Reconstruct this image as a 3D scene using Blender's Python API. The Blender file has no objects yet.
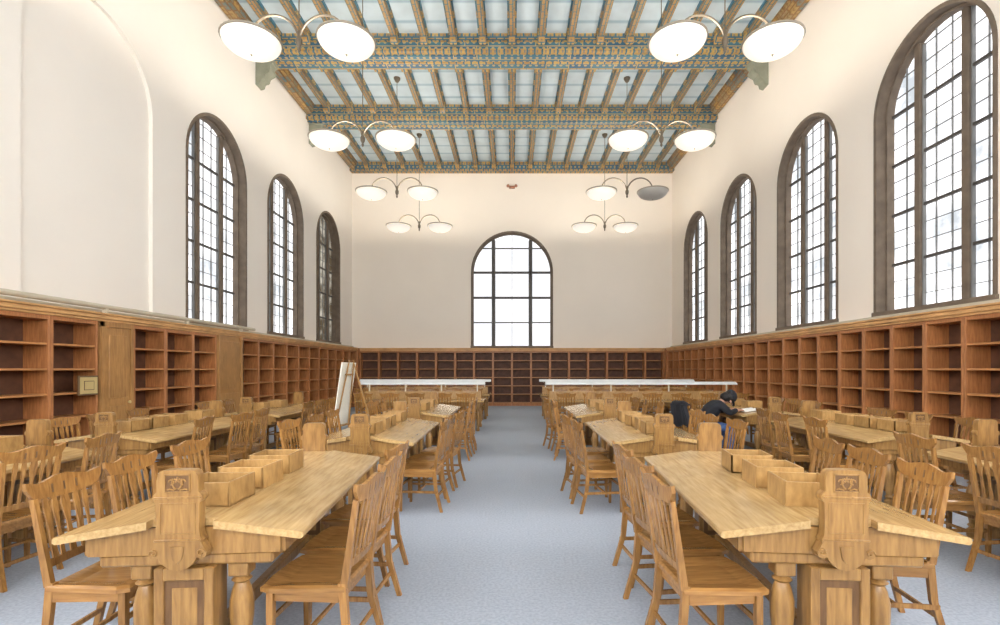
import bpy, bmesh, math, random
from mathutils import Matrix, Vector
random.seed(7)
scene = bpy.context.scene
COL = scene.collection
T = Matrix.Translation
def RZ(d): return Matrix.Rotation(math.radians(d),4,'Z')
def RX(d): return Matrix.Rotation(math.radians(d),4,'X')
def RY(d): return Matrix.Rotation(math.radians(d),4,'Y')

# ------------------------------------------------------------------ mesh builder
_bc={}
class MB:
    def __init__(s): s.v=[];s.f=[];s.m=[];s.s=[]
    def add(s,vs,fs,mat=0,sm=False,M=None):
        o=len(s.v)
        for p in vs:
            p=Vector(p)
            s.v.append(tuple(M@p) if M is not None else tuple(p))
        for f in fs:
            s.f.append([i+o for i in f]); s.m.append(mat); s.s.append(sm)
        return s
    def box(s,c,d,b=0,mat=0,M=None):
        k=(round(d[0],4),round(d[1],4),round(d[2],4),b)
        if k not in _bc:
            bm=bmesh.new(); bmesh.ops.create_cube(bm,size=1)
            for v in bm.verts: v.co=Vector((v.co.x*d[0],v.co.y*d[1],v.co.z*d[2]))
            if b>0: bmesh.ops.bevel(bm,geom=list(bm.edges),offset=b,segments=1,affect='EDGES')
            bm.verts.index_update()
            _bc[k]=([tuple(v.co) for v in bm.verts],[[v.index for v in f.verts] for f in bm.faces]); bm.free()
        MM=T(Vector(c)); MM=(M@MM) if M is not None else MM
        return s.add(_bc[k][0],_bc[k][1],mat,False,MM)
    def bx(s,x0,x1,y0,y1,z0,z1,b=0,mat=0,M=None):
        return s.box(((x0+x1)/2,(y0+y1)/2,(z0+z1)/2),(abs(x1-x0),abs(y1-y0),abs(z1-z0)),b,mat,M)
    def lathe(s,prof,n=16,mat=0,M=None,cap=True):
        vs=[];fs=[]
        for r,z in prof:
            for i in range(n):
                a=2*math.pi*i/n; vs.append((r*math.cos(a),r*math.sin(a),z))
        for j in range(len(prof)-1):
            for i in range(n):
                k=(i+1)%n; fs.append((j*n+i,j*n+k,(j+1)*n+k,(j+1)*n+i))
        if cap:
            fs.append(tuple(range(n))[::-1]); fs.append(tuple((len(prof)-1)*n+i for i in range(n)))
        return s.add(vs,fs,mat,True,M)
    def prism(s,poly,y0,y1,mat=0,M=None):
        n=len(poly)
        vs=[(x,y0,z) for x,z in poly]+[(x,y1,z) for x,z in poly]
        fs=[tuple(range(n)),tuple(range(2*n-1,n-1,-1))]+[(i,(i+1)%n,n+(i+1)%n,n+i) for i in range(n)]
        return s.add(vs,fs,mat,False,M)
    def taper(s,p0,s0,p1,s1,mat=0,M=None):
        vs=[]
        for p,d in ((p0,s0),(p1,s1)):
            for a,b in ((-1,-1),(1,-1),(1,1),(-1,1)): vs.append((p[0]+a*d[0]/2,p[1]+b*d[1]/2,p[2]))
        return s.add(vs,[(3,2,1,0),(4,5,6,7),(0,1,5,4),(1,2,6,5),(2,3,7,6),(3,0,4,7)],mat,False,M)
    def plate(s,xs,bot,top,yo,th,mat=0,M=None):
        vs=[];fs=[]
        for x in xs:
            y=yo(x); vs+=[(x,y-th/2,bot(x)),(x,y+th/2,bot(x)),(x,y+th/2,top(x)),(x,y-th/2,top(x))]
        n=len(xs)
        for i in range(n-1):
            a=4*i;b=a+4
            for k in range(4):
                l=(k+1)%4; fs.append((a+k,a+l,b+l,b+k))
        fs.append((0,1,2,3)); e=4*(n-1); fs.append((e+3,e+2,e+1,e))
        return s.add(vs,fs,mat,False,M)
    def tube(s,pts,r,n=8,mat=0,M=None):
        pts=[Vector(p) for p in pts]; m=len(pts)
        if not isinstance(r,(list,tuple)): r=[r]*m
        vs=[];fs=[]
        up=Vector((0,1,0))
        for j,p in enumerate(pts):
            t=(pts[min(j+1,m-1)]-pts[max(j-1,0)]).normalized()
            u=up if abs(t.dot(up))<.9 else Vector((1,0,0))
            a=t.cross(u).normalized(); b=t.cross(a).normalized()
            for i in range(n):
                an=2*math.pi*i/n; vs.append(tuple(p+a*(r[j]*math.cos(an))+b*(r[j]*math.sin(an))))
        for j in range(m-1):
            for i in range(n):
                k=(i+1)%n; fs.append((j*n+i,j*n+k,(j+1)*n+k,(j+1)*n+i))
        fs.append(tuple(range(n))[::-1]); fs.append(tuple((m-1)*n+i for i in range(n)))
        return s.add(vs,fs,mat,True,M)
    def ball(s,c,rad,n=12,mat=0,M=None):
        prof=[]
        k=8
        for j in range(k+1):
            a=-math.pi/2+math.pi*j/k
            prof.append((max(math.cos(a),.001),math.sin(a)))
        MM=T(Vector(c))@Matrix.Diagonal((rad[0],rad[1],rad[2],1))
        if M is not None: MM=M@MM
        return s.lathe(prof,n,mat,MM,True)
    def arch(s,ri,ro,z0,zs,y0,y1,mat=0,n=28,M=None):
        pi=[(-ri,z0)]+[(-ri*math.cos(math.pi*i/n),zs+ri*math.sin(math.pi*i/n)) for i in range(n+1)]+[(ri,z0)]
        po=[(-ro,z0)]+[(-ro*math.cos(math.pi*i/n),zs+ro*math.sin(math.pi*i/n)) for i in range(n+1)]+[(ro,z0)]
        vs=[];fs=[]
        for (a,b),(c,d) in zip(pi,po): vs+=[(a,y0,b),(c,y0,d),(c,y1,d),(a,y1,b)]
        m=len(pi)
        for i in range(m-1):
            for k in range(4):
                l=(k+1)%4; fs.append((4*i+k,4*i+l,4*i+4+l,4*i+4+k))
        fs.append((0,1,2,3)); e=4*(m-1); fs.append((e+3,e+2,e+1,e))
        return s.add(vs,fs,mat,False,M)
    def mesh(s,name,mats):
        me=bpy.data.meshes.new(name); me.from_pydata(s.v,[],s.f)
        for m in (mats if isinstance(mats,(list,tuple)) else [mats]): me.materials.append(m)
        me.polygons.foreach_set('material_index',s.m); me.polygons.foreach_set('use_smooth',s.s)
        bm=bmesh.new(); bm.from_mesh(me); bmesh.ops.recalc_face_normals(bm,faces=bm.faces); bm.to_mesh(me); bm.free()
        if any(s.s):
            try: me.set_sharp_from_angle(angle=math.radians(40))
            except Exception: pass
        me.update(); return me

def obj(name,data,M=None,parent=None,label=None,cat=None,group=None,kind=None):
    o=bpy.data.objects.new(name,data); COL.objects.link(o)
    if parent is not None: o.parent=parent
    if M is not None: o.matrix_local=M
    if label: o["label"]=label
    if cat: o["category"]=cat
    if group: o["group"]=group
    if kind: o["kind"]=kind
    return o
def thing(kind,parts,M,label,cat,group=None,skind=None):
    r=bpy.data.objects.new(kind,None); COL.objects.link(r); r.empty_display_size=.1
    r.matrix_world=M; r["label"]=label; r["category"]=cat
    if group: r["group"]=group
    if skind: r["kind"]=skind
    for p in parts:
        nm,me=p[0],p[1]; ML=p[2] if len(p)>2 and p[2] is not None else Matrix.Identity(4)
        c=obj(nm,me,ML,r)
        if len(p)>3: c["label"]=p[3]
    return r

# ------------------------------------------------------------------ materials
def newmat(name):
    m=bpy.data.materials.new(name); m.use_nodes=True; nt=m.node_tree
    return m,nt,nt.nodes['Principled BSDF']
def plain(name,c,rough=.5,metal=0,em=0,emc=None,noise=0,nscale=6):
    m,nt,b=newmat(name)
    b.inputs['Base Color'].default_value=(*c,1); b.inputs['Roughness'].default_value=rough; b.inputs['Metallic'].default_value=metal
    if em:
        b.inputs['Emission Color'].default_value=(*(emc or c),1); b.inputs['Emission Strength'].default_value=em
    tc=nt.nodes.new('ShaderNodeTexCoord'); n=nt.nodes.new('ShaderNodeTexNoise'); n.inputs['Scale'].default_value=nscale
    n.inputs['Detail'].default_value=4
    nt.links.new(tc.outputs['Object'],n.inputs['Vector'])
    r=nt.nodes.new('ShaderNodeValToRGB'); k=noise or .04
    r.color_ramp.elements[0].position=.3; r.color_ramp.elements[1].position=.7
    r.color_ramp.elements[0].color=(*[x*(1-k) for x in c],1); r.color_ramp.elements[1].color=(*[min(1,x*(1+k)) for x in c],1)
    nt.links.new(n.outputs['Fac'],r.inputs['Fac']); nt.links.new(r.outputs['Color'],b.inputs['Base Color'])
    return m
def wood(name,c1,c2,rough=.38,sc=(14,14,1.5),var=.18):
    m,nt,b=newmat(name); L=nt.links.new
    tc=nt.nodes.new('ShaderNodeTexCoord'); mp=nt.nodes.new('ShaderNodeMapping'); mp.inputs['Scale'].default_value=sc
    L(tc.outputs['Object'],mp.inputs['Vector'])
    n=nt.nodes.new('ShaderNodeTexNoise'); n.inputs['Scale'].default_value=4; n.inputs['Detail'].default_value=7; n.inputs['Distortion'].default_value=.3
    L(mp.outputs['Vector'],n.inputs['Vector'])
    r=nt.nodes.new('ShaderNodeValToRGB'); e=r.color_ramp.elements
    e[0].position=.28; e[1].position=.68; e[0].color=(*c2,1); e[1].color=(*c1,1)
    L(n.outputs['Fac'],r.inputs['Fac'])
    n2=nt.nodes.new('ShaderNodeTexNoise'); n2.inputs['Scale'].default_value=2.3; n2.inputs['Detail'].default_value=3; L(tc.outputs['Object'],n2.inputs['Vector'])
    m2=nt.nodes.new('ShaderNodeMapRange'); m2.inputs['From Min'].default_value=.3; m2.inputs['From Max'].default_value=.7; m2.inputs['To Min'].default_value=.82; m2.inputs['To Max'].default_value=1.16; L(n2.outputs['Fac'],m2.inputs['Value'])
    oi=nt.nodes.new('ShaderNodeObjectInfo'); mr=nt.nodes.new('ShaderNodeMapRange')
    mr.inputs['To Min'].default_value=1-var; mr.inputs['To Max'].default_value=1+var
    L(oi.outputs['Random'],mr.inputs['Value'])
    mu=nt.nodes.new('ShaderNodeMath'); mu.operation='MULTIPLY'; L(mr.outputs['Result'],mu.inputs[0]); L(m2.outputs['Result'],mu.inputs[1])
    hs=nt.nodes.new('ShaderNodeHueSaturation'); L(r.outputs['Color'],hs.inputs['Color']); L(mu.outputs[0],hs.inputs['Value'])
    L(hs.outputs['Color'],b.inputs['Base Color'])
    b.inputs['Roughness'].default_value=rough
    bp=nt.nodes.new('ShaderNodeBump'); bp.inputs['Strength'].default_value=.03; L(n.outputs['Fac'],bp.inputs['Height']); L(bp.outputs['Normal'],b.inputs['Normal'])
    return m
def brickmat(name,c1,c2,mor,w,h,ms,swz,rough=.6,nz=.25,vs=14):
    """ornamental repeating painted pattern"""
    m,nt,b=newmat(name); L=nt.links.new
    tc=nt.nodes.new('ShaderNodeTexCoord'); sp=nt.nodes.new('ShaderNodeSeparateXYZ'); L(tc.outputs['Object'],sp.inputs[0])
    ad=nt.nodes.new('ShaderNodeMath'); ad.operation='ADD'
    cb=nt.nodes.new('ShaderNodeCombineXYZ')
    if swz=='x':
        L(sp.outputs['Y'],ad.inputs[0]); L(sp.outputs['Z'],ad.inputs[1]); L(sp.outputs['X'],cb.inputs[0]); L(ad.outputs[0],cb.inputs[1])
    else:
        L(sp.outputs['X'],ad.inputs[0]); L(sp.outputs['Z'],ad.inputs[1]); L(sp.outputs['Y'],cb.inputs[0]); L(ad.outputs[0],cb.inputs[1])
    br=nt.nodes.new('ShaderNodeTexBrick'); br.inputs['Scale'].default_value=1; br.inputs['Brick Width'].default_value=w; br.inputs['Row Height'].default_value=h
    br.inputs['Mortar Size'].default_value=ms; br.inputs['Color1'].default_value=(*c1,1); br.inputs['Color2'].default_value=(*c2,1); br.inputs['Mortar'].default_value=(*mor,1)
    br.inputs['Mortar Smooth'].default_value=.1
    L(cb.outputs[0],br.inputs['Vector'])
    vo=nt.nodes.new('ShaderNodeTexVoronoi'); vo.inputs['Scale'].default_value=vs; vo.inputs['Randomness'].default_value=0; L(cb.outputs[0],vo.inputs['Vector'])
    r=nt.nodes.new('ShaderNodeValToRGB'); r.color_ramp.interpolation='CONSTANT'; r.color_ramp.elements[0].color=(1,1,1,1); r.color_ramp.elements[1].color=(0,0,0,1); r.color_ramp.elements[1].position=.25
    L(vo.outputs['Distance'],r.inputs['Fac'])
    mu=nt.nodes.new('ShaderNodeMath'); mu.operation='MULTIPLY'; mu.inputs[1].default_value=nz; L(r.outputs['Color'],mu.inputs[0])
    mx=nt.nodes.new('ShaderNodeMix'); mx.data_type='RGBA'; L(mu.outputs[0],mx.inputs[0])
    L(br.outputs['Color'],mx.inputs[6]); mx.inputs[7].default_value=(*mor,1); L(mx.outputs[2],b.inputs['Base Color'])
    b.inputs['Roughness'].default_value=rough
    return m

OAK=wood('oak_chair',(.38,.195,.057),(.21,.093,.026),.24,(14,14,1.6))
OAKS=wood('oak_seat',(.42,.215,.066),(.26,.12,.036),.20,(12,1.4,12))
OAKT=wood('oak_table',(.55,.37,.165),(.37,.225,.085),.16,(12,1.0,12),.05)
OAKP=wood('oak_post',(.39,.215,.068),(.22,.11,.033),.28,(12,12,1.6),.05)
OAKD=wood('oak_carving_shadow',(.17,.085,.03),(.11,.052,.018),.4,(12,12,2),.05)  # darker oak, shade of carved recesses and slots put into the colour
OAKB=wood('oak_box',(.48,.29,.105),(.32,.175,.057),.4,(8,8,3),.12)
SHELF=wood('bookcase_wood',(.53,.225,.08),(.33,.125,.043),.4,(10,10,1.2),.08)
SHELFH=wood('bookcase_shelf_wood',(.60,.28,.10),(.41,.175,.06),.4,(1.5,10,10),.08)
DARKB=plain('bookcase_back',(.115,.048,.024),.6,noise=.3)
CORN=wood('cornice_oak',(.74,.43,.175),(.55,.29,.11),.45,(1.5,1.5,14),.03)
DOORW=wood('door_oak',(.47,.25,.085),(.32,.155,.05),.4,(12,12,1.2),.05)
WALL=plain('plaster_cream',(.88,.81,.72),.85,noise=.015,nscale=.7)
WALLL=plain('plaster_cream_pale',(.87,.825,.76),.85,noise=.015,nscale=.7)
STONE=plain('window_stone',(.17,.13,.095),.8,noise=.2,nscale=5)
IRON=plain('window_iron',(.08,.072,.066),.5,noise=.1)
LEAD=plain('window_lead',(.20,.20,.195),.5,noise=.1)
METAL=plain('lamp_bronze',(.14,.115,.085),.4,.5)
RIM=plain('lamp_rim_metal',(.34,.30,.24),.35,.4)
STEEL=plain('conduit_metal',(.56,.51,.40),.5,.1)
WHITE=plain('white_enamel',(.82,.86,.88),.4)
BLACK=plain('dark_cloth',(.012,.013,.018),.85,noise=.3)
JEANS=plain('denim',(.05,.10,.24),.85,noise=.3,nscale=30)
SKIN=plain('skin',(.45,.24,.16),.55)
HAIR=plain('hair',(.012,.009,.008),.6,noise=.4,nscale=40)
PAPER=plain('paper',(.85,.84,.8),.7)
CREAM=plain('cream_board',(.74,.71,.62),.6)
SHOE=plain('shoe_leather',(.03,.025,.02),.5)
BRASS=plain('brass_plate',(.62,.48,.22),.4,.2)
FRM=plain('frame_dark',(.14,.08,.035),.4)
CORBEL=plain('corbel_painted',(.24,.25,.19),.7,noise=.12,nscale=5)
def bowlmat():
    m,nt,b=newmat('opal_glass'); L=nt.links.new
    b.inputs['Base Color'].default_value=(.86,.82,.74,1); b.inputs['Roughness'].default_value=.25
    tc=nt.nodes.new('ShaderNodeTexCoord'); sp=nt.nodes.new('ShaderNodeSeparateXYZ'); L(tc.outputs['Object'],sp.inputs[0])
    mr=nt.nodes.new('ShaderNodeMapRange'); mr.inputs['From Min'].default_value=-.24; mr.inputs['From Max'].default_value=0; mr.inputs['To Min'].default_value=.85; mr.inputs['To Max'].default_value=.22
    L(sp.outputs['Z'],mr.inputs['Value']); L(mr.outputs['Result'],b.inputs['Emission Strength']); b.inputs['Emission Color'].default_value=(1,.93,.82,1)
    return m
BOWL=bowlmat()
BOWLOFF=plain('opal_glass_unlit',(.46,.45,.42),.35)
BEAMB=brickmat('beam_blue',(.022,.09,.17),(.05,.155,.21),(.44,.32,.12),.62,.20,.012,'x',nz=.85,vs=6)
BEAMG=brickmat('beam_gold',(.48,.31,.09),(.37,.21,.065),(.03,.12,.18),.20,.30,.022,'x',nz=.6,vs=9)
JOIST=brickmat('joist_gold',(.33,.19,.065),(.24,.13,.045),(.05,.12,.14),.24,.09,.012,'y',nz=.6,vs=11)
CROWN=brickmat('crown_gold',(.44,.27,.08),(.05,.15,.20),(.24,.13,.05),.28,.15,.022,'y',nz=.7,vs=8)

def carpet():
    m,nt,b=newmat('carpet_blue_grey'); L=nt.links.new
    tc=nt.nodes.new('ShaderNodeTexCoord')
    n=nt.nodes.new('ShaderNodeTexNoise'); n.inputs['Scale'].default_value=48; n.inputs['Detail'].default_value=3
    n2=nt.nodes.new('ShaderNodeTexNoise'); n2.inputs['Scale'].default_value=1.3; n2.inputs['Detail'].default_value=3
    L(tc.outputs['Object'],n.inputs['Vector']); L(tc.outputs['Object'],n2.inputs['Vector'])
    r=nt.nodes.new('ShaderNodeValToRGB'); e=r.color_ramp.elements
    e[0].position=.35; e[1].position=.65; e[0].color=(.34,.385,.465,1); e[1].color=(.435,.48,.56,1)
    L(n.outputs['Fac'],r.inputs['Fac'])
    mr=nt.nodes.new('ShaderNodeMapRange'); mr.inputs['To Min'].default_value=.94; mr.inputs['To Max'].default_value=1.06; L(n2.outputs['Fac'],mr.inputs['Value'])
    hs=nt.nodes.new('ShaderNodeHueSaturation'); L(r.outputs['Color'],hs.inputs['Color']); L(mr.outputs['Result'],hs.inputs['Value'])
    L(hs.outputs['Color'],b.inputs['Base Color']); b.inputs['Roughness'].default_value=.9
    bp=nt.nodes.new('ShaderNodeBump'); bp.inputs['Strength'].default_value=.1; bp.inputs['Distance'].default_value=.01; L(n.outputs['Fac'],bp.inputs['Height']); L(bp.outputs['Normal'],b.inputs['Normal'])
    return m
def ceilmat():
    m,nt,b=newmat('ceiling_boards'); L=nt.links.new
    tc=nt.nodes.new('ShaderNodeTexCoord'); w=nt.nodes.new('ShaderNodeTexWave'); w.bands_direction='Y'; w.inputs['Scale'].default_value=.45
    w.inputs['Distortion'].default_value=.1; L(tc.outputs['Object'],w.inputs['Vector'])
    n=nt.nodes.new('ShaderNodeTexNoise'); n.inputs['Scale'].default_value=2; L(tc.outputs['Object'],n.inputs['Vector'])
    r=nt.nodes.new('ShaderNodeValToRGB'); e=r.color_ramp.elements
    e[0].position=0; e[1].position=.12; e[0].color=(.32,.45,.54,1); e[1].color=(.56,.66,.72,1)
    L(w.outputs['Fac'],r.inputs['Fac'])
    mr=nt.nodes.new('ShaderNodeMapRange'); mr.inputs['To Min'].default_value=.8; mr.inputs['To Max'].default_value=1.2; L(n.outputs['Fac'],mr.inputs['Value'])
    hs=nt.nodes.new('ShaderNodeHueSaturation'); L(r.outputs['Color'],hs.inputs['Color']); L(mr.outputs['Result'],hs.inputs['Value'])
    L(hs.outputs['Color'],b.inputs['Base Color']); b.inputs['Roughness'].default_value=.8
    return m
def panemat(name,lo,hi,st,p0,p1,sc=1.6):
    m=bpy.data.materials.new(name); m.use_nodes=True; nt=m.node_tree; L=nt.links.new
    for n in list(nt.nodes): nt.nodes.remove(n)
    out=nt.nodes.new('ShaderNodeOutputMaterial'); em=nt.nodes.new('ShaderNodeEmission')
    tc=nt.nodes.new('ShaderNodeTexCoord'); n=nt.nodes.new('ShaderNodeTexNoise'); n.inputs['Scale'].default_value=sc; n.inputs['Detail'].default_value=5; n.inputs['Roughness'].default_value=.6
    L(tc.outputs['Object'],n.inputs['Vector'])
    r=nt.nodes.new('ShaderNodeValToRGB'); e=r.color_ramp.elements
    e[0].position=p0; e[1].position=p1; e[0].color=(*lo,1); e[1].color=(*hi,1)
    L(n.outputs['Fac'],r.inputs['Fac']); L(r.outputs['Color'],em.inputs['Color']); em.inputs['Strength'].default_value=st
    L(em.outputs[0],out.inputs['Surface'])
    return m
CARPET=carpet(); CEIL=ceilmat()
PANE=panemat('daylit_leaded_glass',(.40,.425,.45),(1,.99,1),1.9,.32,.58,1.3)
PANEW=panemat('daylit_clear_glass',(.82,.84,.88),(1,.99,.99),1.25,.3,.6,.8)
PANEB=panemat('fill_glow_glass',(.85,.87,.9),(1,.99,.98),13.0,.36,.60)  # overbright glow on unseen windows, added as fill light
PANED=panemat('dimmed_leaded_glass',(.12,.09,.055),(.85,.8,.68),1.0,.42,.72)  # dimness of the obliquely seen far window put into darker glow colours

# ------------------------------------------------------------------ room
XW=6.85; YB=21.4; YF=-5.0; H=10.28; TH=.5
def archpts(c,r,z0,zs,n=28):
    return [(c-r,z0)]+[(c-r*math.cos(math.pi*i/n),zs+r*math.sin(math.pi*i/n)) for i in range(n+1)]+[(c+r,z0)]
def holed(name,outline,holes,fn,mat,extra=None):
    cu=bpy.data.curves.new('tmp','CURVE'); cu.dimensions='2D'; cu.fill_mode='BOTH'; cu.extrude=TH/2
    for pl in [outline]+holes:
        sp=cu.splines.new('POLY'); sp.points.add(len(pl)-1)
        for i,(a,b) in enumerate(pl): sp.points[i].co=(a,b,0,1)
        sp.use_cyclic_u=True
    o=bpy.data.objects.new('tmp',cu); COL.objects.link(o)
    dg=bpy.context.evaluated_depsgraph_get(); me0=bpy.data.meshes.new_from_object(o.evaluated_get(dg))
    mb=MB(); mb.add([fn(v.co.x,v.co.y,v.co.z+TH/2) for v in me0.vertices],[list(p.vertices) for p in me0.polygons])
    bpy.data.objects.remove(o); bpy.data.curves.remove(cu); bpy.data.meshes.remove(me0)
    if extra: extra(mb)
    me=mb.mesh(name,mat)
    return obj(name,me,kind='structure')
RS=1.2; ZS0=2.56; ZSP=1.55+4.65
cent=[18.7,15.2,11.7,8.25,4.8,1.35,-2.1]
rect=[(YF-TH,0),(YB+TH,0),(YB+TH,H),(YF-TH,H)]
w=holed('wall_right',rect,[archpts(c,RS,ZS0,ZSP) for c in cent],lambda a,b,c:(XW+c,a,b),WALL); w["label"]="cream plaster side wall with tall arched windows"
w=holed('wall_left',rect,[archpts(c,RS if c!=8.25 else 1.28,ZS0 if c!=8.25 else 2.45,ZSP+(.12 if c==8.25 else 0)) for c in cent],lambda a,b,c:(-XW-c,a,b),WALLL,
      lambda mb: mb.bx(-XW-.45,-XW-.07,6.8,9.7,2.3,7.8)); w["label"]="pale plaster side wall with a blind arch recess and arched windows"
RB=1.75; ZBS=1.55+4.15; ZB0=2.49
w=holed('wall_back',[(-XW,0),(XW,0),(XW,H),(-XW,H)],[archpts(0,RB,ZB0,ZBS)],lambda a,b,c:(a,YB+c,b),WALL); w["label"]="beige plaster end wall with one arched window"
w=holed('wall_front',[(-XW,0),(XW,0),(XW,H),(-XW,H)],[archpts(x,RB,ZB0,ZBS) for x in (-4.4,0,4.4)],lambda a,b,c:(a,YF-c,b),WALL); w["label"]="cream plaster unseen end wall with windows added for fill light"
mb=MB(); mb.bx(-XW-TH,XW+TH,YF-TH,YB+TH,-.1,0); o=obj('floor',mb.mesh('floor',CARPET),kind='structure'); o["label"]="speckled blue-grey carpet floor"
mb=MB(); mb.bx(-XW-TH,XW+TH,YF-TH,YB+TH,H,H+.2); o=obj('ceiling',mb.mesh('ceiling',CEIL),kind='structure'); o["label"]="pale blue-grey boarded ceiling between painted beams"

trim_n=[0]
def trim(mesh,M=None,label="trim"):
    trim_n[0]+=1; o=obj('trim_%d'%trim_n[0],mesh,M,kind='structure'); o["label"]=label; return o
# ------------------------------------------------------------------ windows
def window_parts(r,z0,zs,mull,dz,cols,heavy,fw=.08,mw=.055,pane=None,mmat=None,lead=True):
    fr=MB()
    fr.arch(r-fw,r+.005,z0,zs,-.015,.36,0)
    fr.arch(r-fw-.04,r-fw,z0,zs,.16,.40,0)
    fr.bx(-r-.02,r+.02,-.05,.40,z0-.08,z0+.05,.01)
    ri=r-fw-.035
    def top(x): return zs+math.sqrt(max(ri*ri-x*x,0))
    mu=MB()
    for x in mull: mu.bx(x-mw,x+mw,.20,.35,z0,top(abs(x)+mw)+.03,.012)
    fz=MB()
    def hw(z): return ri if z<=zs else math.sqrt(max(ri*ri-(z-zs)**2,0))
    edges=[-ri]+list(mull)+[ri]
    z=z0+dz
    while z<zs+ri-.25:
        b=hw(z); fz.bx(-b,b,.25,.31,z-.024,z+.024); z+=dz
    for z in heavy:
        b=hw(z); fz.bx(-b,b,.2,.33,z-.045,z+.045)
    ld=MB()
    for i in range(len(edges)-1):
        a,b=edges[i],edges[i+1]
        n=cols[i]
        for j in range(1,n):
            x=a+(b-a)*j/n; t=.018 if r>1.5 else .009
            ld.bx(x-t/2,x+t/2,.27,.30,z0,top(x))
        if a!=-ri: ld.bx(a+mw,a+mw+.022,.24,.3,z0,top(abs(a)+.09))
        if b!=ri: ld.bx(b-mw-.022,b-mw,.24,.3,z0,top(abs(b)+.09))
    z=z0+dz/3
    while lead and z<zs+ri-.08:
        b=hw(z); ld.bx(-b,b,.27,.30,z-.004,z+.004); z+=dz/3
    gl=MB(); n=28
    pl=[(-ri-.02,z0)]+[(-(ri+.02)*math.cos(math.pi*i/n),zs+(ri+.02)*math.sin(math.pi*i/n)) for i in range(n+1)]+[(ri+.02,z0)]
    gl.prism(pl,.30,.315)
    return [('window_frame',fr.mesh('window_frame',STONE)),('mullion',mu.mesh('mullion',mmat or STONE)),
            ('transom',fz.mesh('transom',mmat or IRON)),('glazing_bar',ld.mesh('glazing_bar',LEAD)),('window_pane',gl.mesh('window_pane',pane or PANE))]
SA=(RS,ZS0,ZSP,[-.46,.46],.92,[2,3,2],[],.065,.065)
WS=window_parts(*SA)
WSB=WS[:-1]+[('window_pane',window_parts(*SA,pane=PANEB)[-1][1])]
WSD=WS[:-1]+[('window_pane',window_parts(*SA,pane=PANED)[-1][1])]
BA=(RB,ZB0,ZBS,[-.80,.80],1.07,[1,2,1],[4.63,ZBS+.02],.055,.06)
WB=window_parts(*BA,pane=PANEW,mmat=IRON,lead=False)
WBB=WB[:-1]+[('window_pane',window_parts(*BA,pane=PANEB,lead=False)[-1][1])]
wn=0
for side,rz in ((1,-90),(-1,90)):
    for c in cent:
        if side==-1 and c==8.25: continue
        wn+=1
        r=thing('window_%d'%wn,WSD if (side==-1 and c==18.7) else (WSB if c<5 else WS),T((side*XW,c,0))@RZ(rz),'tall arched leaded window with brown stone frame','window','side windows','structure')  # unseen near side windows get the added fill-light panes
wn+=1; thing('window_%d'%wn,WB,T((0,YB,0)),'wide arched window with white daylit panes in end wall','window',None,'structure')
for x in (-4.4,0,4.4):
    wn+=1; thing('window_%d'%wn,WBB,T((x,YF,0))@RZ(180),'wide arched window added for fill light in unseen end wall','window',None,'structure')  # unseen windows added to fill the room with light from behind

# ------------------------------------------------------------------ ceiling beams, joists
beams=[-4.0,-.5,3.0,6.5,10.0,13.5,17.0]
mb=MB()
mb.bx(-XW,XW,-.36,.36,-.36,0,0,0); mb.bx(-XW,XW,-.27,.27,-.46,-.36,0,0)
for sy in (-1,1):
    mb.bx(-XW,XW,sy*.36,sy*.50,-.14,0,0,1); mb.bx(-XW,XW,sy*.27,sy*.39,-.41,-.33,0,1)
mb.bx(-XW,XW,-.04,.04,-.48,-.46,0,1)
BM=mb.mesh('beam',[BEAMB,BEAMG])
for y in beams: trim(BM,T((0,y,H)),'blue and gold painted ceiling beam')
mb=MB(); mb.bx(-XW,XW,-.30,0,-.30,0,0,0); mb.bx(-XW,XW,-.36,-.30,-.12,0,0,1); mb.bx(-XW,XW,-.34,0,-.36,-.30,0,1)
trim(mb.mesh('beam_end',[BEAMB,BEAMG]),T((0,YB,H)),'painted ceiling border along end wall')
NJ=18
bays=[(beams[i]+.5,beams[i+1]-.5) for i in range(len(beams)-1)]+[(17.5,YB-.36)]
bays=[b for b in bays if b[1]>2]
for a,b in bays:
    L_=b-a
    jm=MB(); jm.bx(-.075,.075,0,L_,-.20,0,.01); jm.bx(-.115,.115,0,L_,-.07,0,0,1)
    for e in (0,1):
        y0=0 if e==0 else L_-.2
        jm.bx(-.09,.09,y0,y0+.2,-.30,-.1,.01,1)
    me=jm.mesh('joist',[JOIST,BEAMG])
    for i in range(1,NJ):
        trim(me,T((-XW+2*XW*i/NJ,a,H)),'gold and brown painted ceiling joist')
    for sx in (-1,1):
        cm=MB(); cm.bx(-.16,.16,0,L_,-.2,0); cm.bx(-.10,.10,0,L_,-.30,-.2); cm.bx(-.20,.20,0,L_,-.06,0)
        trim(cm.mesh('crown',CROWN),T((sx*(XW-.14),a,H)),'gold patterned crown moulding')
# corbels
mb=MB()
prof=[(0,-.46),(.44,-.46),(.44,-.56),(.38,-.62),(.40,-.70),(.36,-.80),(.27,-.85),(.24,-.95),(.13,-1.0),(.10,-1.10),(0,-1.13)]
mb.prism(prof,-.15,.15)
mb.tube([(.33,-.18,-.70),(.33,.18,-.70)],.08,12); mb.tube([(.18,-.17,-.92),(.18,.17,-.92)],.05,10)
mb.bx(0,.48,-.19,.19,-.50,-.455,.01)
CM=mb.mesh('corbel',CORBEL)
for y in beams:
    if y<8: continue
    trim(CM,T((-XW,y,H)),'carved grey-green scroll corbel under ceiling beam')
    trim(CM,T((XW,y,H))@RZ(180),'carved grey-green scroll corbel under ceiling beam')

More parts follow.
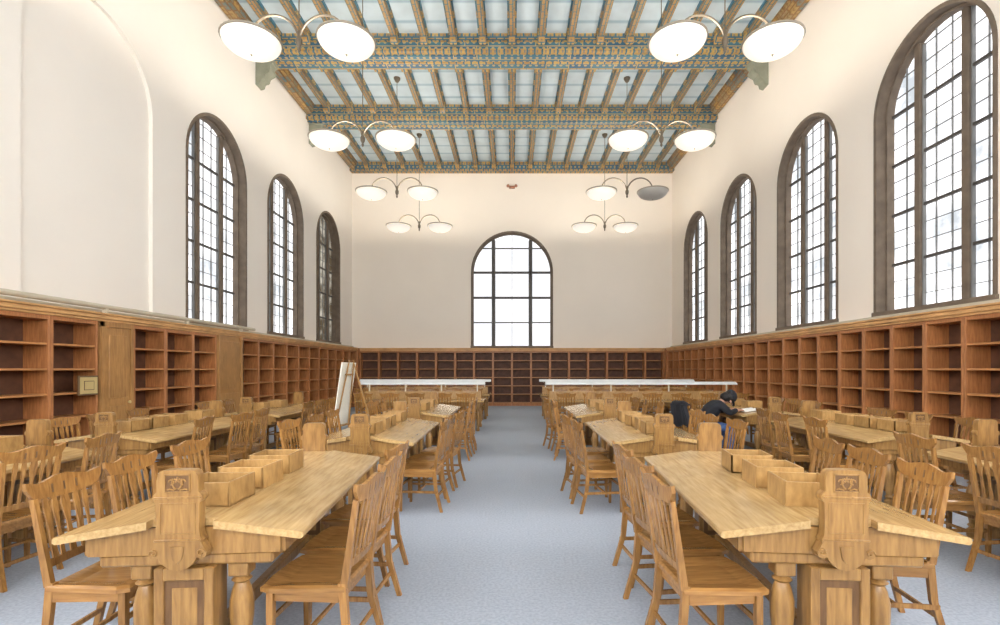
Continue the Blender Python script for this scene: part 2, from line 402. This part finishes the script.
# ------------------------------------------------------------------ bookcases
BW=.8; BH=2.30
def bookcase_parts(w):
    c=MB()
    for s in (-1,1):
        c.bx(s*(w/2-.03),s*w/2,.01,.37,0,BH); c.bx(s*(w/2-.040),s*w/2,-.005,.02,0,BH,.003)
    c.bx(-w/2,w/2,.0,.37,BH-.06,BH,.004); c.bx(-w/2+.03,w/2-.03,.02,.37,0,.11); c.bx(-w/2,w/2,-.004,.02,0,.10)
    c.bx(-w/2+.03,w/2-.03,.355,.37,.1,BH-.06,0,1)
    s=MB(); s.bx(-w/2+.031,w/2-.031,.012,.354,0,.03,.003)
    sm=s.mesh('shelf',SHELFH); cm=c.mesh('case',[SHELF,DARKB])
    ps=[('case',cm)]
    for i in range(6):
        z=.11+i*(BH-.06-.11)/6
        ps.append(('shelf',sm,T((0,0,z))))
    return ps
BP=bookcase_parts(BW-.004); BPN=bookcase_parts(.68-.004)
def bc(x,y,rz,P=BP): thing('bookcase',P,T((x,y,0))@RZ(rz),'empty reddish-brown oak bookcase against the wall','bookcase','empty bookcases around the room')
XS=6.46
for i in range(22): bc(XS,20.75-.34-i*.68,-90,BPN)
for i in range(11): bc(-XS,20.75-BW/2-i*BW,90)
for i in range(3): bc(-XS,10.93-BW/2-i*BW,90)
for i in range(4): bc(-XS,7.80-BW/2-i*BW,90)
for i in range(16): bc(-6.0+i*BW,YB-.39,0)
def cornice(L_):
    m=MB(); m.bx(0,L_,-.03,.385,0,.035,.006); m.bx(0,L_,-.06,.385,.035,.10,.01); m.bx(0,L_,-.085,.385,.10,.13,.006)
    return m.mesh('cornice',CORN)
trim(cornice(20.75-5.7),T((XS,20.75,BH))@RZ(-90),'orange oak cornice above bookcases')
trim(cornice(20.75-4.4),T((-XS,4.4,BH))@RZ(90),'orange oak cornice above bookcases')
trim(cornice(12.8),T((-6.4,YB-.39,BH)),'orange oak cornice above bookcases')
for s in (-1,1):
    m=MB(); m.bx(min(s*6.40,s*6.84),max(s*6.40,s*6.84),20.76,21.38,0,BH+.12); trim(m.mesh('corner',SHELF),None,'oak corner filler between bookcases')
for s in (-1,1):
    m=MB(); m.bx(0,.07,-5,YB,2.45,2.53,.01); me=m.mesh('ledge',STEEL)
    trim(me,(T((-XW,0,0)) if s<0 else T((XW-.07,0,0))),'grey-beige wall ledge moulding')
m=MB(); m.tube([(0,3,0),(0,12.6,0)],.04,10)
for y in (4,6,8,10,12): m.bx(-.03,.03,y-.03,y+.03,-.11,0)
obj('conduit_pipe',m.mesh('conduit_pipe',STEEL),T((-6.50,0,2.54)),label='beige metal conduit pipe running on top of bookcases',cat='pipe')
# door + panel pier
m=MB(); m.bx(-.33,.33,0,.36,0,BH,.005); m.bx(-.33,-.27,-.03,0,0,BH); m.bx(.27,.33,-.03,0,0,BH); m.bx(-.33,.33,-.03,0,BH-.08,BH)
lf=MB(); lf.bx(-.265,.265,-.02,.0,.02,BH-.085,.003)
for a,b in ((.2,.95),(1.08,2.1)):
    lf.bx(-.19,.19,-.032,-.018,a,b,.008)
hd=MB(); hd.ball((.22,-.05,1.0),(.025,.025,.025)); hd.tube([(.22,-.02,1.0),(.22,-.05,1.0)],.01)
thing('door_1',[('door_frame',m.mesh('door_frame',DOORW)),('door_leaf',lf.mesh('door_leaf',DOORW)),('knob',hd.mesh('knob',BRASS))],T((-XS,8.17,0))@RZ(90),'narrow light oak panelled door between bookcases','door',None,'structure')
m=MB(); m.bx(-.49,.49,0,.37,0,BH,.005); m.bx(-.42,.42,-.02,0,.15,1.0,.008); m.bx(-.42,.42,-.02,0,1.1,2.18,.008); m.bx(-.49,-.42,-.05,0,0,BH,.005); m.bx(.42,.49,-.05,0,0,BH,.005)
trim(m.mesh('pier',DOORW),T((-XS,11.44,0))@RZ(90),'light oak panelled pier between bookcases')
m=MB(); m.bx(-.18,.18,-.02,0,-.15,.15,.004,0); m.bx(-.155,.155,-.026,-.018,-.125,.125,0,1); m.bx(-.09,.09,-.03,-.024,-.07,.07,0,0); m.bx(-.08,.08,-.032,-.028,-.06,.06,0,1)
obj('notice_frame',m.mesh('notice_frame',[FRM,BRASS]),T((-XS+.006,7.60,1.30))@RZ(90),label='small brass notice in a dark frame fixed on bookcase',cat='notice')

# ------------------------------------------------------------------ chandeliers
ZR=6.88
def chand_parts(off=None):
    P=[]
    m=MB(); m.lathe([(.02,-.14),(.05,-.12),(.1,-.03),(.1,0)],14); P.append(('canopy',m.mesh('canopy',METAL),T((0,0,H))))
    m=MB(); m.tube([(0,0,ZR+.05),(0,0,H-.1)],.010,8); P.append(('rod',m.mesh('rod',METAL)))
    m=MB(); m.lathe([(.008,-.2),(.03,-.16),(.02,-.12),(.05,-.06),(.055,.0),(.03,.06),(.035,.1),(.015,.16)],14); P.append(('hub',m.mesh('hub',METAL),T((0,0,ZR))))
    m=MB(); pts=[]
    for i in range(19):
        t=i/18; a=math.pi*t
        pts.append((.385-.385*math.cos(a)+.0,0,-.04+.40*math.sin(a)+ .08*t))
    m.tube(pts,.020,8); m.lathe([(.01,-.0),(.05,.02),(.03,.07),(.012,.11)],10,M=T((.77,0,0)))
    for k in range(3):
        an=2*math.pi*k/3; m.tube([(.77,0,.06),(.77+.25*math.cos(an),.25*math.sin(an),.03),(.77+.45*math.cos(an),.45*math.sin(an),0)],.007,5)
    am=m.mesh('arm',METAL)
    P.append(('arm',am,T((0,0,ZR)))); P.append(('arm',am,T((0,0,ZR))@RZ(180)))
    def bowl(matl,nm):
        b=MB(); n=10; D=.24
        out=[(max(.450*math.sin(math.pi/2*i/n),.004),-D*math.cos(math.pi/2*i/n)) for i in range(n+1)]
        inn=[(max(.435*math.sin(math.pi/2*i/n),.004),-(D-.015)*math.cos(math.pi/2*i/n)) for i in range(n,-1,-1)]
        b.lathe(out+inn,28,0,None,False)
        ring=[(.448,-.022),(.465,-.016),(.469,0),(.465,.010),(.448,.010),(.448,-.022)]
        b.lathe(ring,28,1,None,False)
        b.lathe([(.003,-.268),(.010,-.258),(.008,-.25),(.022,-.24),(.022,-.225)],10,1)
        return b.mesh(nm,[matl,RIM])
    bl=bowl(BOWL,'lamp_bowl')
    P.append(('lamp_bowl',bl,T((-.77,0,ZR))))
    P.append(('lamp_bowl',bowl(BOWLOFF,'lamp_bowl_off') if off else bl,T((.77,0,ZR))))
    return P
CP=chand_parts(); CPO=chand_parts(True)
for y in (18.6,15.0,11.55,8.1,4.6,1.1):  # nearest rows, out of view, are added to light the foreground
    for s in (-1,1):
        off=(s==1 and y==15.0)
        r=thing('chandelier',CPO if off else CP,T((s*3.45,y,0)),'bronze two-arm chandelier with one unlit glass bowl' if off else 'bronze two-arm chandelier with lit opal glass bowls','chandelier','two-bowl chandeliers')
        for sx in (-1,1):
            if off and sx==1: continue
            ld=bpy.data.lights.new('bulb','POINT'); ld.energy=105 if y>10 else 66; ld.color=(1,.92,.81); ld.shadow_soft_size=.12
            lo=obj('bulb',ld,T((sx*.77,0,ZR-.03)),r)

# ------------------------------------------------------------------ chair
def chair_parts():
    P=[]
    m=MB()
    poly=[(-.20,-.21),(.20,-.21),(.235,.16),(.215,.215),(.1,.235),(-.1,.235),(-.215,.215),(-.235,.16)]
    n=len(poly)
    vs=[(x,y,.43) for x,y in poly]+[(x*1.0,y,.452) for x,y in poly]+[(x*.93,y*.93,.462) for x,y in poly]+[(x*.55,y*.55,.446) for x,y in poly]
    fs=[tuple(range(n))[::-1],tuple(range(3*n,4*n))]
    for k in range(3):
        for i in range(n): fs.append((k*n+i,k*n+(i+1)%n,(k+1)*n+(i+1)%n,(k+1)*n+i))
    m.add(vs,fs)
    m.bx(-.19,.19,.165,.185,.375,.43); m.bx(-.17,.17,-.19,-.17,.375,.43)
    for s in (-1,1): m.bx(s*.185-.01,s*.185+.01,-.18,.17,.375,.43)
    P.append(('seat',m.mesh('seat',OAKS)))
    f=MB(); f.taper((0,0,0),(.026,.026),(0,0,.30),(.034,.034)); f.taper((0,0,.30),(.034,.034),(0,0,.43),(.034,.034)); fm=f.mesh('leg',OAK)
    for s in (-1,1): P.append(('leg',fm,T((s*.195,.17,0))))
    for s in (-1,1):
        b=MB(); b.taper((s*.02,-.085,0),(.026,.030),(s*.004,-.02,.24),(.029,.036)); b.taper((s*.004,-.02,.24),(.029,.036),(0,0,.47),(.030,.040))
        P.append(('leg',b.mesh('leg',OAK),T((s*.180,-.195,0))))
    m=MB()
    for s in (-1,1): m.bx(s*.195-.007,s*.195+.007,-.24,.17,.20,.226)
    m.bx(-.19,.19,.163,.177,.27,.296); m.bx(-.18,.18,-.232,-.218,.15,.176); m.bx(-.19,.19,-.02,-.004,.205,.226)
    P.append(('stretcher',m.mesh('stretcher',OAK)))
    M=T((0,-.205,.45))@RX(8)
    m=MB()
    for s in (-1,1):
        m.taper((s*.180,0,0),(.028,.038),(s*.196,-.004,.45),(.026,.024),0,M)
    N=20; X=[-.235+.47*i/N for i in range(N+1)]
    yo=lambda x:-.018*(1-(x/.235)**2)-.004
    def topf(x):
        a=abs(x)
        if a>.165: return .520+.016*(a-.165)/.07
        return .520+.026*(math.cos(a/.165*math.pi)+1)/2
    def botf(x):
        a=abs(x)
        if a>.205: return .458+.04*(a-.205)/.03
        return .440-(.010 if a<.11 else 0)
    m.plate(X,botf,topf,yo,.019,0,M)
    X2=[-.18+.36*i/8 for i in range(9)]
    yo2=lambda x:-.012*(1-(x/.18)**2)
    m.plate(X2,lambda x:.09,lambda x:.130,yo2,.016,0,M)
    for x in (-.122,-.066,0,.066,.122):
        w0=.019 if x else .030; w1=.034 if x else .054
        y0=yo2(x);y1=yo(x); z0,z1,z2,z3=.125,.28,.385,.443
        f=lambda t:y0+(y1-y0)*t
        m.taper((x,y0,z0),(w0*1.3,.008),(x,f(.5),z1),(w0*.8,.008),0,M)
        m.taper((x,f(.5),z1),(w0*.8,.008),(x,f(.8),z2),(w1,.008),0,M)
        m.taper((x,f(.8),z2),(w1,.008),(x,y1,z3),(w1*.7,.008),0,M)
    for x in (-.075,0,.075): m.bx(x-.006,x+.006,yo(x)-.0105,yo(x)+.0105,.458,.503,0,1,M)
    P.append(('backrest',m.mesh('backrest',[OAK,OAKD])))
    return P
CH=chair_parts()
def chair(x,y,rz,label='honey oak slat-back library chair at a reading table',group='oak library chairs'):
    return thing('library_chair',CH,T((x,y,0))@RZ(rz),label,'chair',group)

# ------------------------------------------------------------------ reading tables
HL=1.03
def table_parts():
    P=[]
    for s in (-1,1):
        m=MB(); m.prism([(s*.15,.832),(s*.555,.770),(s*.562,.762),(s*.562,.744),(s*.55,.736),(s*.15,.795)],-HL,HL); P.append(('tabletop',m.mesh('tabletop',OAKT)))
    m=MB(); m.bx(-.15,.15,-HL+.05,HL-.05,.795,.833); P.append(('center_shelf',m.mesh('center_shelf',OAKT)))
    m=MB()
    for s in (-1,1):
        m.prism([(-.44,.66),(.44,.66),(.44,.750),(.15,.790),(-.15,.790),(-.44,.750)],s*(HL-.08),s*(HL-.045))
        m.bx(s*.44-.02,s*.44+.02,-HL+.06,HL-.06,.66,.748)
        m.bx(-.40,.40,min(s*(HL-.20),s*(HL-.06)),max(s*(HL-.20),s*(HL-.06)),.60,.66,.010)
    P.append(('apron',m.mesh('apron',OAKP)))
    l=MB(); l.lathe([(.045,0),(.05,.03),(.05,.08),(.03,.10),(.045,.12),(.03,.14),(.042,.2),(.055,.32),(.056,.40),(.043,.46),(.032,.49),(.048,.505),(.032,.52),(.034,.53)],16)
    l.bx(-.048,.048,-.048,.048,.53,.60,.006); lm=l.mesh('leg',OAKP)
    for sx in (-1,1):
        for sy in (-1,1): P.append(('leg',lm,T((sx*.225,sy*(HL-.13),0))))
    m=MB(); m.bx(-.135,.135,-.04,.04,0,.60,.006)
    m.bx(-.15,.15,-.065,.065,0,.09,.01)
    for s in (-1,1):
        for a in ((-.135,-.092,.10,.60),(.092,.135,.10,.60)): m.bx(a[0],a[1],s*.05-.022,s*.05+.022,a[2],a[3],.004)
        m.bx(-.093,.093,s*.05-.022,s*.05+.022,.54,.60,.004); m.bx(-.093,.093,s*.05-.022,s*.05+.022,.09,.14,.004)
        m.bx(-.092,.092,s*.05-.010,s*.05-.006,.14,.54,0,1)
        m.bx(-.066,.066,s*.05-.012,s*.05+.012,.17,.51,.010)
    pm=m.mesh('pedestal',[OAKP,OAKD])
    for sy in (-1,1): P.append(('pedestal',pm,T((0,sy*(HL-.10),0))))
    m=MB(); m.bx(-.03,.03,-HL+.25,HL-.25,.10,.18,.008); P.append(('foot_rail',m.mesh('foot_rail',OAKP)))
    half=[(.0,1.078),(.066,1.076),(.080,1.070),(.088,1.058),(.093,1.03),(.093,.975),(.108,.962),(.112,.948),(.108,.935),(.098,.925),(.096,.80),(.100,.765),(.110,.750),(.106,.735),(.118,.712),(.130,.69),(.122,.668),(.10,.660),(.086,.668),(.07,.64),(.04,.615),(0,.605)]
    poly=half+[(-x,z) for x,z in half[1:-1]][::-1]
    e=MB(); e.prism(poly,-.024,.03)
    fy=-.024
    # carved square emblem: dark sunk ground, fine raised frame, scroll pair and rosette
    e.bx(-.052,.052,fy-.001,fy+.004,.977,1.055,0,1)
    for (a,b,c,d) in ((-.056,.056,1.053,1.059),(-.056,.056,.973,.979),(-.058,-.052,.973,1.059),(.052,.058,.973,1.059)): e.bx(a,b,fy-.005,fy,c,d)
    for s in (-1,1):
        pts=[(s*(.004+.038*t*math.cos(1.2*t)),fy-.003,.990+.042*t*math.sin(1.6*t)+.006*t) for t in [k/8 for k in range(9)]]
        e.tube(pts,.0042,6)
        pts=[(s*(.026+.012*math.cos(a)),fy-.003,1.022+.012*math.sin(a)) for a in [k*.7 for k in range(8)]]
        e.tube(pts,.0035,6)
        e.tube([(s*.012,fy-.003,.984),(s*.034,fy-.003,.990),(s*.046,fy-.003,.986)],.0035,6)
    e.lathe([(.001,.006),(.007,.004),(.009,0)],8,0,T((0,fy,1.032))@RX(90))
    for k in range(5):
        an=2*math.pi*k/5+.3; e.lathe([(.001,.004),(.004,.003),(.005,0)],6,0,T((.011*math.cos(an),fy,1.032+.011*math.sin(an)))@RX(90))
    e.bx(-.105,.105,fy-.006,fy+.01,.944,.953,.002)
    e.bx(-.103,.103,fy-.006,fy+.01,.745,.754,.002)
    # framed flat panel
    for (a,b,c,d) in ((-.074,.074,.918,.924),(-.074,.074,.776,.782),(-.080,-.074,.776,.924),(.074,.080,.776,.924)): e.bx(a,b,fy-.003,fy,c,d)
    for s in (-1,1):
        pts=[(s*(.105+r*math.cos(a)),fy-.003,.69+r*math.sin(a)) for a,r in [(k*.8,.020-.0018*k) for k in range(9)]]
        e.tube(pts,.004,6)
    e.prism([(-.03,.72),(.03,.72),(.02,.66),(0,.64),(-.02,.66)],fy-.006,fy)
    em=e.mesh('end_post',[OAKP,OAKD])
    P.append(('end_post',em,T((0,-HL+.005,0)))); P.append(('end_post',em,T((0,HL-.005,0))@RZ(180)))
    return P
TP=table_parts()
def box_mesh():
    m=MB(); w,d,h,t=.27,.27,.13,.014
    m.bx(-w/2,w/2,-d/2,d/2,0,.012); m.bx(-w/2,-w/2+t,-d/2,d/2,0,h,.003); m.bx(w/2-t,w/2,-d/2,d/2,0,h,.003)
    m.bx(-w/2,w/2,-d/2,-d/2+t,0,h*.98,.003); m.bx(-w/2,w/2,d/2-t,d/2,0,h*.98,.003)
    return m.mesh('desk_box',OAKB)
BX=box_mesh()
def rtable(x,y,rz,label='long sloped-top oak reading table with carved end posts',boxes=(-.70,-.33,.04,.62),skip=(),jit=1,off=.56,spread=.12,ang=12,cys=None,bias=None):
    M=T((x,y,0))@RZ(rz)
    thing('reading_table',TP,M,label,'table','oak reading tables')
    for by in boxes:
        MM=M@T((random.uniform(-.015,.015),by,.834))@RZ(random.uniform(-5,5)*jit)
        obj('desk_box',BX,MM,label='open wooden book box on table centre ledge',cat='box',group='wooden boxes on reading tables')
    for s in (-1,1):
        for i,cy in enumerate((cys or {}).get(s,(-.66,0,.66))):
            if (s,i) in skip: continue
            o=off+random.uniform(-.02,spread); p=M@Vector((s*o,cy+random.uniform(-.03,.03),0))
            chair(p.x,p.y,rz+(90 if s>0 else -90)+random.uniform(-ang,ang)+(bias or {}).get(s,0))
rows=[3.38,6.3,9.3]
for s in (-1,1):
    rtable(s*1.65,rows[0],-s*4.8,boxes=(-.66,-.26,.16),off=.56,spread=.04,ang=3,cys={-s:(-.72,-.18,.36),s:((-.30,.24,.78) if s>0 else (-.62,-.02,.62))},bias={-s:s*11})
    rtable(s*1.62,rows[1],-s*1.0,cys={-s:(-.70,-.12,.46)},bias={-s:s*8},ang=6)
    rtable(s*1.62,rows[2],0,boxes=(-.5,.3))
    rtable(s*4.45,rows[0]+.3,0)
    rtable(s*4.45,rows[1]+.2,0)
rtable(-4.45,9.4,0,boxes=(-.6,.1))
rtable(4.45,9.5,0,skip=((-1,0),),boxes=(-.2,.5))

# ------------------------------------------------------------------ lamp study tables
def study_parts(L_):
    P=[]
    m=MB(); m.bx(-L_/2,L_/2,-.6,.6,.72,.76,.006); P.append(('tabletop',m.mesh('tabletop',OAKT)))
    m=MB(); m.bx(-L_/2+.08,L_/2-.08,-.5,-.47,.62,.72); m.bx(-L_/2+.08,L_/2-.08,.47,.5,.62,.72); m.bx(-L_/2+.06,-L_/2+.09,-.5,.5,.62,.72); m.bx(L_/2-.09,L_/2-.06,-.5,.5,.62,.72); P.append(('apron',m.mesh('apron',OAKP)))
    l=MB(); l.lathe([(.04,0),(.045,.06),(.03,.1),(.045,.3),(.05,.42),(.032,.5),(.045,.52),(.045,.62)],12); l.bx(-.045,.045,-.045,.045,.58,.72); lm=l.mesh('leg',OAKP)
    for x in (-L_/2+.15,-L_/6,L_/6,L_/2-.15):
        for y in (-.48,.48): P.append(('leg',lm,T((x,y,0))))
    m=MB(); m.bx(-L_/2+.1,L_/2-.1,-.012,.012,.76,.97,.003)
    P.append(('divider',m.mesh('divider',OAKB)))
    return P
TUBE=plain('tube_glow',(.9,.95,1),.4,em=6,emc=(1,.93,.8))
def lampbar(L_):
    P=[]
    m=MB(); m.prism([(-.14,0),(-.16,-.03),(-.15,-.035),(-.12,-.01),(.12,-.01),(.15,-.035),(.16,-.03),(.14,0),(.06,.04),(-.06,.04)],-L_/2,L_/2,M=RZ(90)); P.append(('lamp_hood',m.mesh('lamp_hood',WHITE),T((0,0,.42))))
    m=MB()
    for k in range(4):
        x=-L_/2+.2+k*(L_-.4)/3; m.bx(x-.015,x+.015,.02,.05,0,.42)
        m.bx(x-.05,x+.05,.02,.09,0,.012)
    P.append(('post',m.mesh('post',STEEL)))
    t=MB(); t.tube([(-L_/2+.1,0,.395),(L_/2-.1,0,.395)],.014,8); P.append(('fluorescent_tube',t.mesh('fluorescent_tube',TUBE)))
    return P
for SL,cx,y in ((4.9,3.32,12.95),(4.9,3.32,15.95),(3.2,-2.30,12.95),(4.15,-2.75,15.95)):
    SP=study_parts(SL); LP=lampbar(SL); nc=round(SL/.7)
    thing('study_table',SP,T((cx,y,0)),'long oak study table with low wooden divider','table','long study tables')
    thing('reading_lamp',LP,T((cx,y,.762)),'long white strip lamp on posts over study table','lamp','strip lamps on study tables')
    for side in (-1,1):
        for k in range(nc):
            x=cx-SL/2+.4+k*(SL-.8)/(nc-1)+random.uniform(-.03,.03)
            chair(x,y+side*(.79+random.uniform(0,.06)),(0 if side<0 else 180)+random.uniform(-4,4),'honey oak slat-back library chair at a long study table')
# ------------------------------------------------------------------ easel + board
EM=T((-2.62,8.0,0))@RZ(-99)
P=[]
for s in (-1,1):
    l=MB(); l.taper((s*.30,-.20,0),(.020,.020),(s*.07,.06,1.70),(.018,.016)); P.append(('leg',l.mesh('leg',OAKP)))
l=MB(); l.taper((0,.60,0),(.022,.022),(0,.09,1.66),(.018,.018)); P.append(('leg',l.mesh('leg',OAKP)))
l=MB(); l.bx(-.26,.26,-.16,-.08,.635,.66,.004); l.bx(-.12,.12,.01,.03,1.45,1.475); P.append(('ledge',l.mesh('ledge',OAKP)))
thing('easel',P,EM,'slim wooden three-legged display easel between tables','easel')
l=MB(); l.bx(-.23,.23,-.01,.01,0,1.0,.002)
obj('display_board',l.mesh('display_board',CREAM),EM@T((0,-.135,.665))@RX(-8.5),label='blank cream display board leaning on a wooden easel',cat='board')

# ------------------------------------------------------------------ small fixture on end wall
m=MB(); m.bx(-.12,.12,-.06,0,-.06,.06,.01)
for s in (-1,1): m.lathe([(.03,0),(.07,.1)],10,0,T((s*.13,-.06,.02))@RX(90)@RY(s*25))
trim(m.mesh('emergency_light',plain('fixture_red_brown',(.35,.16,.10),.5)),T((0,YB,9.32)),'small red-brown twin-head emergency light fixture on end wall')  # built as a twin-head emergency light, kept with the trim

# ------------------------------------------------------------------ person
def skin(name,nodes,edges,root,mat,sub=2):
    names=list(nodes); idx={n:i for i,n in enumerate(names)}
    me=bpy.data.meshes.new(name); me.from_pydata([nodes[n][:3] for n in names],[(idx[a],idx[b]) for a,b in edges],[])
    o=bpy.data.objects.new(name,me); COL.objects.link(o)
    o.modifiers.new('s','SKIN')
    for n,i in idx.items():
        sv=me.skin_vertices[0].data[i]; r=nodes[n][3]; r2=nodes[n][4] if len(nodes[n])>4 else r
        sv.radius=(r,r2); sv.use_root=(n==root)
    sb=o.modifiers.new('u','SUBSURF'); sb.levels=sub; sb.render_levels=sub
    bpy.context.view_layer.update()
    dg=bpy.context.evaluated_depsgraph_get(); m2=bpy.data.meshes.new_from_object(o.evaluated_get(dg))
    bpy.data.objects.remove(o); bpy.data.meshes.remove(me)
    m2.materials.clear(); m2.materials.append(mat)
    for p in m2.polygons: p.use_smooth=True
    return m2
HX,HZ=-.05,.03
N={'pel':(0,0,.54,.12,.15),'waist':(.07,0,.69,.10,.13),'chest':(.19,0,.85,.11,.15),'neckb':(.30,0,.96,.06),'neck':(.35,0,.99,.05),'head':(.475+HX,0,.985+HZ,.085),'crown':(.56+HX,0,1.02+HZ,.075),'face':(.52+HX,0,.93+HZ,.055)}
E=[('pel','waist'),('waist','chest'),('chest','neckb'),('neckb','neck'),('neck','head'),('head','crown'),('head','face')]
for s,t in ((-1,'r'),(1,'l')):
    N['sh'+t]=(.275,s*.17,.925,.06); N['el'+t]=(.38,s*.26,.79,.043); N['wr'+t]=(.55,s*.11,.83,.028); N['pa'+t]=(.615,s*.08,.83,.03)
    N['hi'+t]=(.05,s*.10,.53,.085); N['kn'+t]=(.46,s*.12,.53,.06); N['an'+t]=(.42,s*.12,.10,.04); N['to'+t]=(.56,s*.13,.04,.035)
    E+=[('chest','sh'+t),('sh'+t,'el'+t),('el'+t,'wr'+t),('wr'+t,'pa'+t),('pel','hi'+t),('hi'+t,'kn'+t),('kn'+t,'an'+t),('an'+t,'to'+t)]
    for k,(dx,dy,ln) in enumerate(((.03,-.028,.060),(.035,-.009,.068),(.034,.010,.062),(.03,.027,.05))):
        a='f%d%s'%(k,t); b='g%d%s'%(k,t)
        N[a]=(.615+dx+ln*.5,s*(.08)+s*dy*1.1,.832,.0095); N[b]=(.615+dx+ln,s*.08+s*dy*1.2,.815,.008)
        E+=[('pa'+t,a),(a,b)]
    N['th'+t]=(.61,s*.035,.822,.010); N['tj'+t]=(.645,s*.02,.815,.008); E+=[('pa'+t,'th'+t),('th'+t,'tj'+t)]
body=skin('body',N,E,'pel',SKIN)
J={'a':(0,0,.56,.14,.17),'b':(.07,0,.71,.125,.16),'c':(.185,0,.85,.13,.17),'d':(.295,0,.955,.085,.095)}
JE=[('a','b'),('b','c'),('c','d')]
for s,t in ((-1,'r'),(1,'l')):
    J['s'+t]=(.27,s*.17,.92,.075); J['e'+t]=(.38,s*.262,.79,.058); J['w'+t]=(.555,s*.12,.835,.045); JE+=[('c','s'+t),('s'+t,'e'+t),('e'+t,'w'+t)]
jacket=skin('jacket',J,JE,'a',BLACK)
Q={'p':(0,0,.53,.135,.16)}; QE=[]
for s,t in ((-1,'r'),(1,'l')):
    Q['h'+t]=(.06,s*.10,.53,.10); Q['k'+t]=(.47,s*.12,.53,.075); Q['m'+t]=(.45,s*.12,.3,.065); Q['a'+t]=(.42,s*.12,.11,.058); QE+=[('p','h'+t),('h'+t,'k'+t),('k'+t,'m'+t),('m'+t,'a'+t)]
jeans=skin('jeans',Q,QE,'p',JEANS)
m=MB(); hm=T((.515+HX,0,1.0+HZ))@RY(75)
m.ball((-.025,0,.03),(.115,.106,.110),14,0,hm); m.ball((-.04,0,-.045),(.092,.104,.090),12,0,hm); hairm=m.mesh('hair',HAIR)
cp=MB(); cp.ball((-.03,0,.055),(.120,.110,.095),14,0,hm); cp.ball((.08,0,.05),(.085,.078,.016),12,0,hm)
sh=MB()
for s in (-1,1): sh.ball((.50,s*.125,.045),(.13,.05,.045)); sh.bx(.38,.62,s*.125-.045,s*.125+.045,0,.02,.005)
ft=MB()
ft.ball((.575+HX,0,.905+HZ),(.020,.014,.022))
for s in (-1,1): ft.ball((.51+HX,s*.094,.95+HZ),(.020,.010,.024))
fe=MB()
for s in (-1,1): fe.ball((.582+HX,s*.03,.94+HZ),(.010,.012,.009))
fe.ball((.54+HX,0,.882+HZ),(.012,.022,.006))
PM=T((3.36,8.83,0))
PR=thing('person',[('body',body),('jacket',jacket),('jeans',jeans),('hair',hairm),('cap',cp.mesh('cap',BLACK)),('shoe',sh.mesh('shoe',SHOE)),('nose_and_ears',ft.mesh('nose_and_ears',SKIN)),('eyes_and_mouth',fe.mesh('eyes_and_mouth',HAIR))],PM,'person in black jacket, cap and jeans reading, bent over a table','person')
chair(3.32,8.83,-90,'honey oak library chair with a person sitting on it')
m=MB()
for s in (-1,1):
    m.plate([0,.03,.08,.15],lambda x:0,lambda x:.02+.012*math.sin(min(x/.15*math.pi,math.pi)),lambda x:0,.22,0,RZ(0 if s>0 else 180))
obj('open_book',m.mesh('open_book',PAPER),T((4.16,8.83,.819))@RY(-8.7)@RZ(90),label='open book on table before reading person',cat='book')
chair(2.98,8.1,-75,'honey oak library chair with a black coat draped over its back')
m=MB(); CB=T((2.98,8.1,0))@RZ(-75)@T((0,-.205,.45))@RX(8)
X=[-.20+.40*i/10 for i in range(11)]
wv=lambda x:.010*math.sin(x*40)
m.plate(X,lambda x:.20+.03*math.sin(x*17),lambda x:.55,lambda x:-.045+wv(x),.025)
m.plate(X,lambda x:.27+.03*math.cos(x*15),lambda x:.55,lambda x:.016+wv(x),.022)
m.tube([(-.20,-.015,.55),(-.10,-.015,.565),(.0,-.02,.56),(.10,-.015,.57),(.20,-.015,.545)],[.03,.038,.042,.038,.03],8)
m.tube([(.17,-.05,.52),(.23,-.06,.35),(.21,-.05,.20)],[.04,.036,.03],8)
obj('coat',m.mesh('coat',BLACK),CB,label='black coat draped over an oak chair back',cat='clothing')

# ------------------------------------------------------------------ world, camera
wd=bpy.data.worlds.new('World'); scene.world=wd; wd.use_nodes=True
wd.node_tree.nodes['Background'].inputs[0].default_value=(.8,.88,1,1); wd.node_tree.nodes['Background'].inputs[1].default_value=1.0
cam=bpy.data.cameras.new('Camera'); cam.lens=18; cam.sensor_width=36; cam.sensor_fit='HORIZONTAL'; cam.shift_x=-.012; cam.shift_y=.0565; cam.clip_start=.05
co=bpy.data.objects.new('Camera',cam); COL.objects.link(co); co.location=(0,0,1.55); co.rotation_euler=(math.radians(90),0,0)
scene.camera=co
scene.view_settings.view_transform='Standard'
scene.view_settings.look='None'
